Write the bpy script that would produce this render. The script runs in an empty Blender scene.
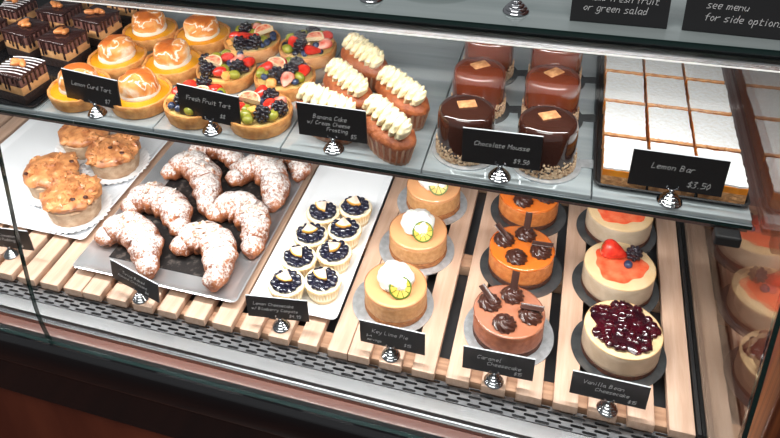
import bpy, math, random
from mathutils import Vector, Matrix, noise
C = bpy.context.scene.collection
sc = bpy.context.scene
PI = math.pi
R = math.radians
# ---------------------------------------------------------------- camera
cam = bpy.data.cameras.new('camera'); camo = bpy.data.objects.new('camera', cam); C.objects.link(camo)
rx, dn, fw = Vector((.94835, .31227, -.05586)), Vector((.1138, -.501, -.858)), Vector((-.296, .807, -.511))
fw.normalize(); rx = (rx - fw * rx.dot(fw)).normalized(); dn = fw.cross(rx).normalized()
m = Matrix((rx, -dn, -fw)).transposed().to_4x4(); m.translation = Vector((0, 0, .74)); camo.matrix_world = m
cam.sensor_width = 36; cam.lens = 750 / 780 * 36
cam.shift_x = (390 - 327.2) / 780; cam.shift_y = (75.9 - 219) / 780; cam.clip_start = .02
sc.camera = camo
# ---------------------------------------------------------------- light
sc.view_settings.view_transform = 'Standard'; sc.view_settings.look = 'None'
sc.view_settings.gamma = 1; sc.view_settings.use_curve_mapping = False
sc.view_settings.exposure = 0.5
w = bpy.data.worlds.new('room'); sc.world = w; w.use_nodes = True
w.node_tree.nodes['Background'].inputs[0].default_value = (.95, .97, 1, 1)
w.node_tree.nodes['Background'].inputs[1].default_value = .2
def area(name, loc, target, sx, sy, power, col=(1, 1, 1)):
    l = bpy.data.lights.new(name, 'AREA'); l.shape = 'RECTANGLE'; l.size = sx; l.size_y = sy; l.energy = power; l.color = col
    o = bpy.data.objects.new(name, l); C.objects.link(o); o.location = loc
    o.rotation_euler = (Vector(target) - Vector(loc)).to_track_quat('-Z', 'Y').to_euler(); return o
area('ceiling_panel_light', (-.35, -.35, 2.3), (-.25, .7, .1), 1.8, .9, 25, (1, .98, .95))
area('ceiling_back_light', (-.3, 1.6, 2.4), (-.25, .7, .1), 1.6, .8, 10, (1, .98, .96))
area('upper_case_lamp', (-.40, .603, .4225), (-.40, .78, .24), 1.18, .012, 2.3, (1, .98, .96))
area('deck_case_lamp', (-.40, .604, .2505), (-.40, .74, .02), 1.18, .012, 4.4, (1, .98, .96))  # unseen strip under the middle shelf, added to brighten the deck

# ---------------------------------------------------------------- materials
MATS = {}
def mat(name, col, rough=.5, metal=0, spec=.5, noise_sc=0, col2=None, n_detail=4, lo=.35, hi=.65, bump=0, bump_sc=None, coat=0,
        sss=0, stretch=None, emit=0, sheen=0, gen=False):
    if name in MATS: return MATS[name]
    mt = bpy.data.materials.new(name); mt.use_nodes = True; nt = mt.node_tree; b = nt.nodes['Principled BSDF']
    b.inputs['Base Color'].default_value = (*col, 1); b.inputs['Roughness'].default_value = rough; b.inputs['Metallic'].default_value = metal
    b.inputs['Specular IOR Level'].default_value = spec; b.inputs['Coat Weight'].default_value = coat; b.inputs['Coat Roughness'].default_value = .06
    if sss: b.inputs['Subsurface Weight'].default_value = sss; b.inputs['Subsurface Radius'].default_value = (.6, .3, .15); b.inputs['Subsurface Scale'].default_value = .01
    if emit: b.inputs['Emission Color'].default_value = (*col, 1); b.inputs['Emission Strength'].default_value = emit
    tc = nt.nodes.new('ShaderNodeTexCoord'); mp = nt.nodes.new('ShaderNodeMapping'); nt.links.new(tc.outputs['Object'], mp.inputs[0])
    if stretch: mp.inputs['Scale'].default_value = stretch
    if noise_sc:
        n = nt.nodes.new('ShaderNodeTexNoise'); n.inputs['Scale'].default_value = noise_sc; n.inputs['Detail'].default_value = n_detail
        nt.links.new(mp.outputs[0], n.inputs[0])
        r = nt.nodes.new('ShaderNodeValToRGB'); nt.links.new(n.outputs[0], r.inputs[0])
        r.color_ramp.elements[0].position = lo; r.color_ramp.elements[1].position = hi
        r.color_ramp.elements[0].color = (*col, 1); r.color_ramp.elements[1].color = (*(col2 or col), 1)
        nt.links.new(r.outputs[0], b.inputs['Base Color'])
    if bump:
        n2 = nt.nodes.new('ShaderNodeTexNoise'); n2.inputs['Scale'].default_value = bump_sc or 200; n2.inputs['Detail'].default_value = 4
        nt.links.new(mp.outputs[0], n2.inputs[0]); bp = nt.nodes.new('ShaderNodeBump'); bp.inputs['Strength'].default_value = bump
        bp.inputs['Distance'].default_value = .002; nt.links.new(n2.outputs[0], bp.inputs['Height']); nt.links.new(bp.outputs[0], b.inputs['Normal'])
    MATS[name] = mt; return mt
def sugar_mat(name, base, base2, sugar=(.93, .9, .87), top=.25, scale=90, thr=.5, rough=.45):
    """pastry with powdered sugar lying on what faces up"""
    mt = mat(name, base, rough, 0, .4, 60, base2, bump=.5, bump_sc=160); nt = mt.node_tree; b = nt.nodes['Principled BSDF']
    ramp = [n for n in nt.nodes if n.type == 'VALTORGB'][0]
    tc = [n for n in nt.nodes if n.type == 'TEX_COORD'][0]
    g = nt.nodes.new('ShaderNodeNewGeometry'); sx = nt.nodes.new('ShaderNodeSeparateXYZ'); nt.links.new(g.outputs['Normal'], sx.inputs[0])
    n1 = nt.nodes.new('ShaderNodeTexNoise'); n1.inputs['Scale'].default_value = scale; n1.inputs['Detail'].default_value = 8; n1.inputs['Roughness'].default_value = .75
    nt.links.new(tc.outputs['Object'], n1.inputs[0])
    ma = nt.nodes.new('ShaderNodeMath'); ma.operation = 'MULTIPLY_ADD'; nt.links.new(sx.outputs['Z'], ma.inputs[0]); ma.inputs[1].default_value = top; nt.links.new(n1.outputs[0], ma.inputs[2])
    r = nt.nodes.new('ShaderNodeValToRGB'); nt.links.new(ma.outputs[0], r.inputs[0]); r.color_ramp.elements[0].position = thr; r.color_ramp.elements[1].position = thr + .16
    mx = nt.nodes.new('ShaderNodeMixRGB'); nt.links.new(r.outputs[0], mx.inputs[0]); nt.links.new(ramp.outputs[0], mx.inputs[1]); mx.inputs[2].default_value = (*sugar, 1)
    nt.links.new(mx.outputs[0], b.inputs['Base Color']); return mt
def glass_mat(name, tint, base=.035, gain=.96):
    mt = bpy.data.materials.new(name); mt.use_nodes = True; nt = mt.node_tree; nt.nodes.clear()
    o = nt.nodes.new('ShaderNodeOutputMaterial'); t = nt.nodes.new('ShaderNodeBsdfTransparent'); t.inputs[0].default_value = (*tint, 1)
    g = nt.nodes.new('ShaderNodeBsdfGlossy'); g.inputs['Roughness'].default_value = .0; g.inputs[0].default_value = (1, 1, 1, 1)
    lw = nt.nodes.new('ShaderNodeLayerWeight'); pw = nt.nodes.new('ShaderNodeMath'); pw.operation = 'POWER'; pw.inputs[1].default_value = 5
    nt.links.new(lw.outputs['Facing'], pw.inputs[0]); ml = nt.nodes.new('ShaderNodeMath'); ml.operation = 'MULTIPLY_ADD'; ml.use_clamp = True
    nt.links.new(pw.outputs[0], ml.inputs[0]); ml.inputs[1].default_value = gain; ml.inputs[2].default_value = base
    mx = nt.nodes.new('ShaderNodeMixShader'); nt.links.new(ml.outputs[0], mx.inputs[0]); nt.links.new(t.outputs[0], mx.inputs[1]); nt.links.new(g.outputs[0], mx.inputs[2])
    nt.links.new(mx.outputs[0], o.inputs[0]); MATS[name] = mt; return mt
lin = lambda r, g, b: tuple(((c / 255) / 12.92 if c <= 10 else ((c / 255 + .055) / 1.055) ** 2.4) for c in (r, g, b))
slat_m = mat('pale_beech', lin(212, 180, 158), .5, noise_sc=30, col2=lin(198, 162, 138), stretch=(6, .5, 3), bump=.05, bump_sc=60)
beam_m = mat('beam_wood', lin(205, 165, 135), .6, noise_sc=30, col2=lin(170, 128, 100), stretch=(.5, 6, 3))
cherry_m = mat('cherry_veneer', lin(92, 42, 28), .35, noise_sc=9, col2=lin(120, 60, 40), stretch=(1.2, 1.2, .25), n_detail=8)
post_m = mat('striped_wood', lin(88, 44, 26), .4, noise_sc=60, col2=lin(160, 92, 52), stretch=(3, 3, .05), n_detail=3)
brown_m = mat('brown_lacquer', lin(120, 66, 48), .3, noise_sc=12, col2=lin(100, 52, 38), stretch=(.3, 3, 3), coat=.3)
black_m = mat('black_lacquer', (.006, .006, .007), .12, coat=.4)
blackmat_m = mat('black_matte', (.012, .012, .013), .55)
darkpan_m = mat('dark_steel', (.10, .105, .115), .32, .8, noise_sc=8, col2=(.2, .21, .22))
steel_m = mat('brushed_steel', (.74, .75, .77), .2, .95, noise_sc=20, col2=(.6, .61, .63), stretch=(.2, 8, 8))
grille_m = mat('grille_steel', (.36, .37, .39), .3, .8, noise_sc=30, col2=(.28, .29, .31))
chrome_m = mat('chrome', (.42, .43, .45), .12, 1)
shelf_m = mat('grey_shelf', lin(128, 136, 140), .14, .35, noise_sc=14, col2=lin(150, 157, 160), stretch=(.25, 5, 5), coat=.3)
acry_m = mat('acrylic_tray', lin(192, 200, 203), .08, .3, coat=.6, noise_sc=10, col2=lin(160, 170, 174), stretch=(.25, 4, 4))
edge_m = mat('glass_edge_green', lin(18, 44, 42), .1, coat=.5)
glass_m = glass_mat('clear_glass', (.985, .995, .99), .005, .8)
endglass_m = glass_mat('end_glass', (.93, .96, .95), .02, .85)
led_m = mat('lamp_diffuser', (1, .97, .92), .5, emit=.55)
inner_m = mat('case_back_grey', lin(110, 112, 116), .4)
white_m = mat('white_ceramic', lin(238, 240, 243), .15, coat=.3)
tray_m = mat('aluminium_tray', (.78, .79, .81), .3, .75, noise_sc=15, col2=(.62, .63, .65))
mattray_m = mat('dark_lace_paper', (.02, .018, .018), .4, noise_sc=140, col2=(.12, .10, .09), lo=.55, hi=.7)
foil_m = mat('silver_foil_board', (.50, .52, .54), .3, .5, noise_sc=120, col2=(.68, .70, .73), bump=.2, bump_sc=150)
darkfoil_m = mat('dark_foil_board', (.10, .105, .11), .22, .6, noise_sc=60, col2=(.16, .165, .17))
paper_m = mat('white_paper', lin(240, 240, 242), .6)
chalk_m = mat('chalkboard', (.011, .011, .012), .38)
cardedge_m = mat('card_edge', lin(190, 195, 198), .3)
chalkw_m = mat('chalk', lin(205, 205, 205), .8)
crust_m = mat('tart_crust', lin(228, 166, 98), .6, noise_sc=110, col2=lin(202, 132, 70), bump=.6, bump_sc=240, sss=.05)
curd_m = mat('lemon_curd', lin(236, 164, 36), .08, noise_sc=30, col2=lin(226, 146, 24), coat=.6)
merw_m = mat('meringue_white', lin(246, 238, 226), .45, sss=.1)
custard_m = mat('custard', lin(240, 205, 130), .35)
strawb_m = mat('strawberry', lin(206, 34, 26), .12, noise_sc=160, col2=lin(232, 70, 50), coat=.6, bump=.3, bump_sc=350)
strawin_m = mat('strawberry_flesh', lin(236, 84, 62), .15, noise_sc=80, col2=lin(250, 190, 170), coat=.5)
figskin_m = mat('fig_skin', lin(236, 216, 176), .4)
figin_m = mat('fig_flesh', lin(226, 96, 70), .2, noise_sc=220, col2=lin(248, 190, 150), coat=.5)
blackb_m = mat('blackberry', (.008, .005, .012), .1, coat=.8)
blueb_m = mat('blueberry', lin(30, 36, 62), .22, noise_sc=120, col2=lin(62, 76, 110), coat=.3)
kiwi_m = mat('green_grape', lin(128, 132, 32), .12, noise_sc=90, col2=lin(164, 160, 60), coat=.6, sss=.1)
peach_m = mat('peach', lin(244, 168, 70), .15, noise_sc=60, col2=lin(248, 196, 130), coat=.5, sss=.1)
leaf_m = mat('berry_leaf', lin(96, 124, 50), .5)
cake_m = mat('banana_sponge', lin(184, 106, 60), .5, noise_sc=120, col2=lin(146, 74, 40), bump=.8, bump_sc=260)
liner_m = mat('brown_liner', lin(206, 166, 136), .6, noise_sc=40, col2=lin(176, 130, 104))
cream_m = mat('cream_frosting', lin(240, 224, 184), .42, sss=.08)
whip_m = mat('whipped_cream', lin(232, 230, 224), .5, sss=.05, bump=.5, bump_sc=180)
choc_m = mat('chocolate_glaze', lin(116, 52, 30), .07, coat=.8, noise_sc=10, col2=lin(96, 42, 24))
chocd_m = mat('dark_chocolate_glaze', lin(56, 28, 20), .06, coat=.8)
crumb_m = mat('nut_crumb', lin(222, 196, 164), .7, noise_sc=300, col2=lin(160, 122, 88))
chip_m = mat('caramel_chip', lin(214, 160, 112), .4, noise_sc=260, col2=lin(178, 118, 76), bump=.5, bump_sc=400)
mousse_m = mat('peanut_mousse', lin(226, 174, 120), .5, noise_sc=120, col2=lin(206, 150, 96))
cmousse_m = mat('chocolate_mousse', lin(134, 92, 84), .45, noise_sc=80, col2=lin(116, 76, 68))
brownie_m = mat('brownie', lin(48, 26, 20), .6, noise_sc=220, col2=lin(28, 15, 12), bump=.8, bump_sc=300)
gan_m = mat('ganache', lin(56, 32, 30), .14, coat=.5)
peanut_m = mat('peanut', lin(218, 142, 82), .4, noise_sc=120, col2=lin(192, 112, 58))
drizzle_m = mat('white_drizzle', lin(235, 232, 236), .4)
lemonbar_m = mat('lemon_filling', lin(236, 150, 30), .3, noise_sc=60, col2=lin(216, 122, 20), coat=.3)
short_m = mat('shortbread', lin(214, 160, 108), .7, noise_sc=160, col2=lin(180, 122, 76), bump=.8, bump_sc=260)
pow_m = mat('sugar_crust', lin(238, 240, 242), .8, noise_sc=260, col2=lin(222, 218, 210), bump=.4, bump_sc=300, lo=.4, hi=.8)
key_m = mat('key_lime_glaze', lin(226, 166, 116), .25, noise_sc=16, col2=lin(220, 158, 108), coat=.35)
keyside_m = mat('key_lime_side', lin(208, 158, 106), .5, noise_sc=180, col2=lin(188, 134, 82), bump=.5, bump_sc=300)
graham_m = mat('graham_crust', lin(176, 116, 66), .7, noise_sc=260, col2=lin(140, 84, 44), bump=.8, bump_sc=300)
limer_m = mat('lime_rind', lin(84, 112, 32), .4)
limef_m = mat('lime_flesh', lin(216, 176, 62), .15, noise_sc=60, col2=lin(232, 200, 104), coat=.4)
car_m = mat('caramel_glaze', lin(228, 112, 36), .12, coat=.7, noise_sc=20, col2=lin(220, 122, 50))
carglare_m = mat('dull_caramel_glaze', lin(174, 118, 98), .16, coat=.7, noise_sc=14, col2=lin(180, 108, 72))  # pinkish glare of the glass painted into the front cake's glaze colour
carside_m = mat('caramel_side', lin(214, 136, 74), .45, noise_sc=160, col2=lin(190, 106, 50), bump=.3, bump_sc=200)
carside2_m = mat('darker_caramel_side', lin(176, 102, 68), .45, noise_sc=160, col2=lin(148, 80, 50), bump=.3, bump_sc=200)
ccr_m = mat('chocolate_crust', lin(92, 50, 34), .7, noise_sc=260, col2=lin(60, 32, 22), bump=.8, bump_sc=300)
ros_m = mat('chocolate_rosette', lin(66, 36, 28), .28, coat=.3)
stick_m = mat('chocolate_stick', lin(52, 32, 28), .3, noise_sc=60, col2=lin(84, 56, 48), stretch=(1, 1, .2))
van_m = mat('vanilla_side', lin(200, 182, 160), .5, noise_sc=60, col2=lin(186, 166, 142))
vant_m = mat('vanilla_top', lin(230, 202, 160), .4, noise_sc=50, col2=lin(224, 190, 142))
comp_m = mat('berry_compote', lin(34, 8, 18), .1, coat=.8, noise_sc=70, col2=lin(66, 8, 20))
sauce_m = mat('strawberry_sauce', lin(236, 84, 48), .15, coat=.7, noise_sc=60, col2=lin(246, 130, 90))
bcup_m = mat('cream_cup_paper', lin(240, 214, 168), .6, noise_sc=40, col2=lin(226, 190, 136))
bb_m = mat('glazed_blueberry', (.012, .012, .028), .1, coat=.8)
tcr_m = mat('cheesecake_rim', lin(244, 230, 200), .5)
wedge_m = mat('citrus_wedge_flesh', lin(204, 172, 150), .25, noise_sc=120, col2=lin(232, 214, 196), coat=.3)
wrind_m = mat('citrus_rind', lin(224, 160, 70), .4)
pud_m = mat('bread_pudding_side', lin(196, 168, 140), .7, noise_sc=90, col2=lin(164, 130, 100), bump=.6, bump_sc=150)
pudt_m = mat('bread_pudding_top', lin(212, 146, 92), .4, noise_sc=55, col2=lin(138, 72, 38), bump=1.0, bump_sc=110, coat=.2, lo=.4, hi=.7)
raisin_m = mat('raisin', lin(70, 34, 26), .3)
crois_m = sugar_mat('sugared_croissant', lin(172, 104, 64), lin(118, 62, 36), top=.20, thr=.56, scale=260, sugar=(.80, .76, .74))
almond_m = sugar_mat('sugared_almond', lin(150, 96, 66), lin(190, 140, 100), top=.2, thr=.62, scale=200)
def toast_mat():
    mt = mat('toasted_meringue', lin(238, 160, 84), .35, 0, .4, 0, bump=.3, bump_sc=60); nt = mt.node_tree; b = nt.nodes['Principled BSDF']
    tc = [n for n in nt.nodes if n.type == 'TEX_COORD'][0]
    g = nt.nodes.new('ShaderNodeNewGeometry'); sx = nt.nodes.new('ShaderNodeSeparateXYZ'); nt.links.new(g.outputs['Normal'], sx.inputs[0])
    n1 = nt.nodes.new('ShaderNodeTexNoise'); n1.inputs['Scale'].default_value = 30; n1.inputs['Detail'].default_value = 4; n1.inputs['Distortion'].default_value = .8
    oi = nt.nodes.new('ShaderNodeObjectInfo'); va = nt.nodes.new('ShaderNodeVectorMath'); va.operation = 'MULTIPLY_ADD'
    nt.links.new(tc.outputs['Object'], n1.inputs[0])
    ma = nt.nodes.new('ShaderNodeMath'); ma.operation = 'MULTIPLY_ADD'; nt.links.new(sx.outputs['Z'], ma.inputs[0]); ma.inputs[1].default_value = .22; nt.links.new(n1.outputs[0], ma.inputs[2])
    r = nt.nodes.new('ShaderNodeValToRGB'); nt.links.new(ma.outputs[0], r.inputs[0]); e = r.color_ramp.elements
    e[0].position = .36; e[0].color = (*lin(250, 240, 225), 1); e[1].position = .70; e[1].color = (*lin(186, 98, 42), 1)
    x = e.new(.47); x.color = (*lin(236, 172, 102), 1); x = e.new(.57); x.color = (*lin(222, 136, 64), 1); x = e.new(.595); x.color = (*lin(250, 240, 225), 1); x = e.new(.62); x.color = (*lin(222, 136, 64), 1)
    nt.links.new(r.outputs[0], b.inputs['Base Color']); return mt
toast_m = toast_mat()

# ---------------------------------------------------------------- mesh helpers
def rot3(v, rot):
    return rot @ v if rot is not None else v
def nz(p, f, amp, seed=0.0):
    return noise.noise(Vector((p[0] * f + seed, p[1] * f + seed * 1.7, p[2] * f - seed))) * amp
class MB:
    def __init__(s): s.v = []; s.f = []; s.m = []
    def add(s, vs, fs, mi=0, rot=None, off=(0, 0, 0)):
        o = len(s.v); off = Vector(off)
        s.v += [tuple(rot3(Vector(v), rot) + off) for v in vs]; s.f += [tuple(i + o for i in f) for f in fs]; s.m += [mi] * len(fs); return s
    def box(s, x0, x1, y0, y1, z0, z1, mi=0, rot=None, off=(0, 0, 0), bev=0):
        if bev <= 0:
            vs = [(x, y, z) for z in (z0, z1) for y in (y0, y1) for x in (x0, x1)]
            return s.add(vs, [(0, 2, 3, 1), (4, 5, 7, 6), (0, 1, 5, 4), (2, 6, 7, 3), (0, 4, 6, 2), (1, 3, 7, 5)], mi, rot, off)
        import bmesh
        bm = bmesh.new(); bmesh.ops.create_cube(bm, size=1)
        for v in bm.verts: v.co = Vector(((x0 + x1) / 2 + v.co.x * (x1 - x0), (y0 + y1) / 2 + v.co.y * (y1 - y0), (z0 + z1) / 2 + v.co.z * (z1 - z0)))
        bmesh.ops.bevel(bm, geom=bm.edges[:], offset=bev, segments=2, affect='EDGES', profile=.5)
        bm.verts.index_update(); vs = [tuple(v.co) for v in bm.verts]; fs = [tuple(v.index for v in f.verts) for f in bm.faces]; bm.free()
        return s.add(vs, fs, mi, rot, off)
    def lathe(s, prof, n=32, mi=0, off=(0, 0, 0), rot=None, fn=None, cap0=True, cap1=True, ex=1, ey=1):
        vs = []; k = len(prof)
        for i, (r, z) in enumerate(prof):
            for j in range(n):
                a = 2 * PI * j / n; rr, zz = (fn(a, i, r, z) if fn else (r, z)); vs.append((rr * math.cos(a) * ex, rr * math.sin(a) * ey, zz))
        fs = [(i * n + j, i * n + (j + 1) % n, (i + 1) * n + (j + 1) % n, (i + 1) * n + j) for i in range(k - 1) for j in range(n)]
        if cap0: fs.append(tuple(range(n - 1, -1, -1)))
        if cap1: fs.append(tuple((k - 1) * n + j for j in range(n)))
        return s.add(vs, fs, mi, rot, off)
    def ball(s, c, rad, nu=12, nv=8, mi=0, rot=None, fn=None):
        if not isinstance(rad, (tuple, list)): rad = (rad, rad, rad)
        vs = [(0, 0, -1)]
        for i in range(1, nv):
            t = PI * i / nv - PI / 2
            for j in range(nu): a = 2 * PI * j / nu; vs.append((math.cos(t) * math.cos(a), math.cos(t) * math.sin(a), math.sin(t)))
        vs.append((0, 0, 1)); L = len(vs) - 1
        fs = [(0, 1 + (j + 1) % nu, 1 + j) for j in range(nu)]
        for i in range(nv - 2):
            for j in range(nu): a = 1 + i * nu + j; b = 1 + i * nu + (j + 1) % nu; fs.append((a, b, b + nu, a + nu))
        q = 1 + (nv - 2) * nu; fs += [(q + j, q + (j + 1) % nu, L) for j in range(nu)]
        out = []
        for v in vs:
            k = fn(v) if fn else 1; out.append((v[0] * rad[0] * k, v[1] * rad[1] * k, v[2] * rad[2] * k))
        return s.add(out, fs, mi, rot, c)
    def sweep(s, pts, rad, n=10, mi=0, fn=None, flat=1.0, cap=True, up=(0, 0, 1)):
        pts = [Vector(p) for p in pts]; k = len(pts); vs = []; up = Vector(up)
        if not isinstance(rad, (list, tuple)): rad = [rad] * k
        for i, p in enumerate(pts):
            d = (pts[min(i + 1, k - 1)] - pts[max(i - 1, 0)]).normalized(); sd = d.cross(up)
            sd = sd.normalized() if sd.length > 1e-6 else Vector((1, 0, 0)); u = sd.cross(d).normalized()
            for j in range(n):
                a = 2 * PI * j / n; rr = rad[i] * (fn(i, a, p) if fn else 1); vs.append(tuple(p + sd * math.cos(a) * rr + u * math.sin(a) * rr * flat))
        fs = [(i * n + j, i * n + (j + 1) % n, (i + 1) * n + (j + 1) % n, (i + 1) * n + j) for i in range(k - 1) for j in range(n)]
        if cap: fs += [tuple(range(n - 1, -1, -1)), tuple((k - 1) * n + j for j in range(n))]
        return s.add(vs, fs, mi)
    def prism(s, poly, z0, z1, mi=0, rot=None, off=(0, 0, 0)):
        n = len(poly); vs = [(x, y, z0) for x, y in poly] + [(x, y, z1) for x, y in poly]
        fs = [tuple(range(n - 1, -1, -1)), tuple(range(n, 2 * n))] + [(i, (i + 1) % n, (i + 1) % n + n, i + n) for i in range(n)]
        return s.add(vs, fs, mi, rot, off)
    def build(s, name, mats, parent=None, smooth=True, ang=40, label=None):
        me = bpy.data.meshes.new(name); me.from_pydata(s.v, [], s.f); me.validate()
        for q in (mats if isinstance(mats, (list, tuple)) else [mats]): me.materials.append(q)
        if len(me.polygons) == len(s.m): me.polygons.foreach_set('material_index', s.m)
        if smooth: me.polygons.foreach_set('use_smooth', [True] * len(me.polygons)); me.set_sharp_from_angle(angle=R(ang))
        o = bpy.data.objects.new(name, me); C.objects.link(o)
        if parent: o.parent = parent
        if label: o['label'] = label
        return o
def thing(name, label, cat, loc=(0, 0, 0), rz=0, group=None):
    o = bpy.data.objects.new(name, None); C.objects.link(o); o.location = loc; o.rotation_euler = (0, 0, rz); o.empty_display_size = .02
    return tag(o, label, cat, group)
def tag(o, label, cat, group=None):
    o['label'] = label; o['category'] = cat
    if group: o['group'] = group
    return o
def dup(root, loc, rz=0, label=None, group=None, sc_=1):
    r = root.copy(); C.objects.link(r); r.location = loc; r.rotation_euler = (0, 0, rz); r.scale = (sc_,) * 3
    if label: r['label'] = label
    if group: r['group'] = group
    for ch in list(root.children):
        c = ch.copy(); C.objects.link(c); c.parent = r
        for g in ch.children: d = g.copy(); C.objects.link(d); d.parent = c
    return r
def put(o, loc, rot=(0, 0, 0)): o.location = loc; o.rotation_euler = rot; return o
def catmull(P, n=8):
    P = [Vector(p) for p in P]; P = [P[0] * 2 - P[1]] + P + [P[-1] * 2 - P[-2]]; out = []
    for i in range(1, len(P) - 2):
        for k in range(n):
            t = k / n; a, b, c, d = P[i - 1:i + 3]
            out.append(.5 * ((2 * b) + (c - a) * t + (2 * a - 5 * b + 4 * c - d) * t * t + (3 * b - a - 3 * c + d) * t ** 3))
    out.append(P[-2]); return out
rnd = random.Random(7)

# ---------------------------------------------------------------- setting
fl = MB().box(-3, 3, -3, 3, -.92, -.9).build('floor', mat('floor_wood', lin(92, 48, 34), .4, noise_sc=6, col2=lin(70, 36, 26), stretch=(4, .5, 1)), smooth=False); fl['kind'] = 'structure'
wa = MB().box(.2225, .60, .505, 1.2, -.9, 1.2).build('wall_right', cherry_m, smooth=False); wa['kind'] = 'structure'
tr = MB().box(.2030, .2220, .490, .5250, -.9, .42, bev=.002).build('trim_1', post_m, smooth=False); tr['kind'] = 'structure'

# ---------------------------------------------------------------- display case
XL, XR, XJ = -1.15, .181, -.558
case = thing('display_case', 'long glass fronted bakery display case with steel rail and black lacquered bumper below', 'display case')
MB().box(XL, XR - .001, .556, 1.02, -.045, -.030).build('deck_pan', darkpan_m, case, False)
MB().box(XL, XR, 1.02, 1.04, -.2, .43).build('back_panel', inner_m, case, False)
MB().box(XL, XR + .02, .53, 1.02, -.9, -.046).build('cabinet_body', blackmat_m, case, False)
# front rail: extruded profile along X
def extrude_x(prof, x0, x1, mi=0, mb=None, closed=False):
    mb = mb or MB(); n = len(prof); vs = [(x0, y, z) for y, z in prof] + [(x1, y, z) for y, z in prof]
    fs = [(i, i + 1, i + 1 + n, i + n) for i in range(n - 1)]
    if closed: fs += [(n - 1, 0, n, 2 * n - 1), tuple(range(n - 1, -1, -1)), tuple(range(n, 2 * n))]
    return mb.add(vs, fs, mi)
extrude_x([(.541, -.0165), (.5405, -.0155), (.524, -.0165), (.5225, -.0185), (.5215, -.0225), (.5195, -.0215), (.5175, -.0215), (.516, -.025), (.516, -.031), (.541, -.031)], XL, XR, closed=True).build('front_rail', steel_m, case, ang=25)
extrude_x([(.5155, -.0250), (.510, -.0265), (.500, -.0285), (.4870, -.0290), (.4870, -.0455), (.530, -.0455), (.530, -.0315), (.5155, -.0315)], XL, XR + .02, closed=True).build('fascia', brown_m, case, ang=50)
extrude_x([(.4865, -.030), (.4860, .0015), (.4835, .0035), (.4795, .0035), (.4795, .0012), (.4730, .0012), (.4728, .0060), (.4690, .0075), (.4640, .0040), (.4605, -.004), (.4590, -.016), (.4590, -.030), (.4605, -.0345), (.4635, -.0365), (.4630, -.104), (.529, -.104), (.529, -.047), (.4865, -.047)], XL, XR + .02, closed=True).build('bumper', black_m, case, ang=30)
MB().box(XL, XR + .02, .470, .529, -.9, -.1045).build('lower_panel', cherry_m, case, False)
# perforated grille: real slots
g = MB(); px, py = .0247, .0049; hx, hy = .0156 / 2, .0034 / 2
for row in range(5):
    y = .5425 + py * (row + .5) ; x = XL + (px / 2 if row % 2 else 0)
    while x < XR - .0005:
        x1 = min(x + px, XR); w_ = x1 - x; cx = x + px / 2
        hole = []
        for k in range(5): a = -PI / 2 + PI * k / 4; hole.append((min(cx + hx - hy + math.cos(a) * hy, x1 - .0004), y + math.sin(a) * hy))
        for k in range(5): a = PI / 2 + PI * k / 4; hole.append((min(cx - hx + hy + math.cos(a) * hy, x1 - .0004), y + math.sin(a) * hy))
        out = [(cx, y - py / 2), (x1, y - py / 2), (x1, y), (x1, y + py / 2), (cx, y + py / 2), (cx, y + py / 2), (x, y + py / 2), (x, y), (x, y - py / 2), (cx, y - py / 2)]
        out = [(min(a, x1), b) for a, b in out]
        vs = [(a, b, -.0165) for a, b in out] + [(a, b, -.0165) for a, b in hole] + [(a, b, -.0185) for a, b in hole]
        fs = []
        for k in range(10):
            k2 = (k + 1) % 10
            fs.append((k, k2, k2 + 10, k + 10)); fs.append((k + 10, k2 + 10, k2 + 20, k + 20))
        g.add(vs, fs); x += px
g.build('vent_grille', grille_m, case, False)
MB().box(XL, XR, .5415, .5595, -.029, -.0285).build('vent_channel', blackmat_m, case, False)
# front glass: curved sheet in two lengths meeting at a joint, 5 mm thick with green edges
GP = catmull([(0, .474, .002), (0, .4705, .02), (0, .468, .06), (0, .471, .11), (0, .477, .17), (0, .487, .245), (0, .497, .315), (0, .509, .375), (0, .530, .418), (0, .576, .4380)], 4)
def sheet(x0, x1, name, inn=.005):
    mb = MB(); n = len(GP); off = []
    for i, p in enumerate(GP):
        d = (GP[min(i + 1, n - 1)] - GP[max(i - 1, 0)]).normalized(); nn = Vector((0, d.z, -d.y)); off.append(p + nn * inn)
    vs = [(x, p.y, p.z) for x in (x0, x1) for p in GP] + [(x, p.y, p.z) for x in (x0, x1) for p in off]
    fs = []; ms = []
    for i in range(n - 1):
        fs += [(i, i + 1, n + i + 1, n + i), (2 * n + i, 3 * n + i, 3 * n + i + 1, 2 * n + i + 1)]; ms += [0, 0]
        fs += [(i, 2 * n + i, 2 * n + i + 1, i + 1), (n + i, n + i + 1, 3 * n + i + 1, 3 * n + i)]; ms += [1, 1]
    fs += [(0, n, 3 * n, 2 * n), (n - 1, 3 * n - 1, 4 * n - 1, 2 * n - 1)]; ms += [1, 1]
    mb.add(vs, fs); mb.m = ms
    return mb.build(name, [glass_m, edge_m], case)
sheet(XL, XJ - .0006, 'front_glass'); sheet(XJ + .0006, XR - .0005, 'front_glass')
# end glass: flat sheet, front edge follows the same curve
mb = MB(); prof = [(.487, -.026), (.487, .001)] + [(p.y - .001, p.z) for p in GP[1:]] + [(1.02, .4380), (1.02, -.030)]; n = len(prof)
vs = [(XR, y, z) for y, z in prof] + [(XR + .004, y, z) for y, z in prof]
mb.add(vs, [tuple(range(n - 1, -1, -1)), tuple(range(n, 2 * n))]); mb.add(vs, [(i, (i + 1) % n, (i + 1) % n + n, i + n) for i in range(n)], 1)
mb.build('end_glass', [endglass_m, edge_m], case, False)
MB().box(XR - .004, XR - .0005, .5605, 1.0, -.012, .0035).build('gasket', blackmat_m, case, False)
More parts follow.
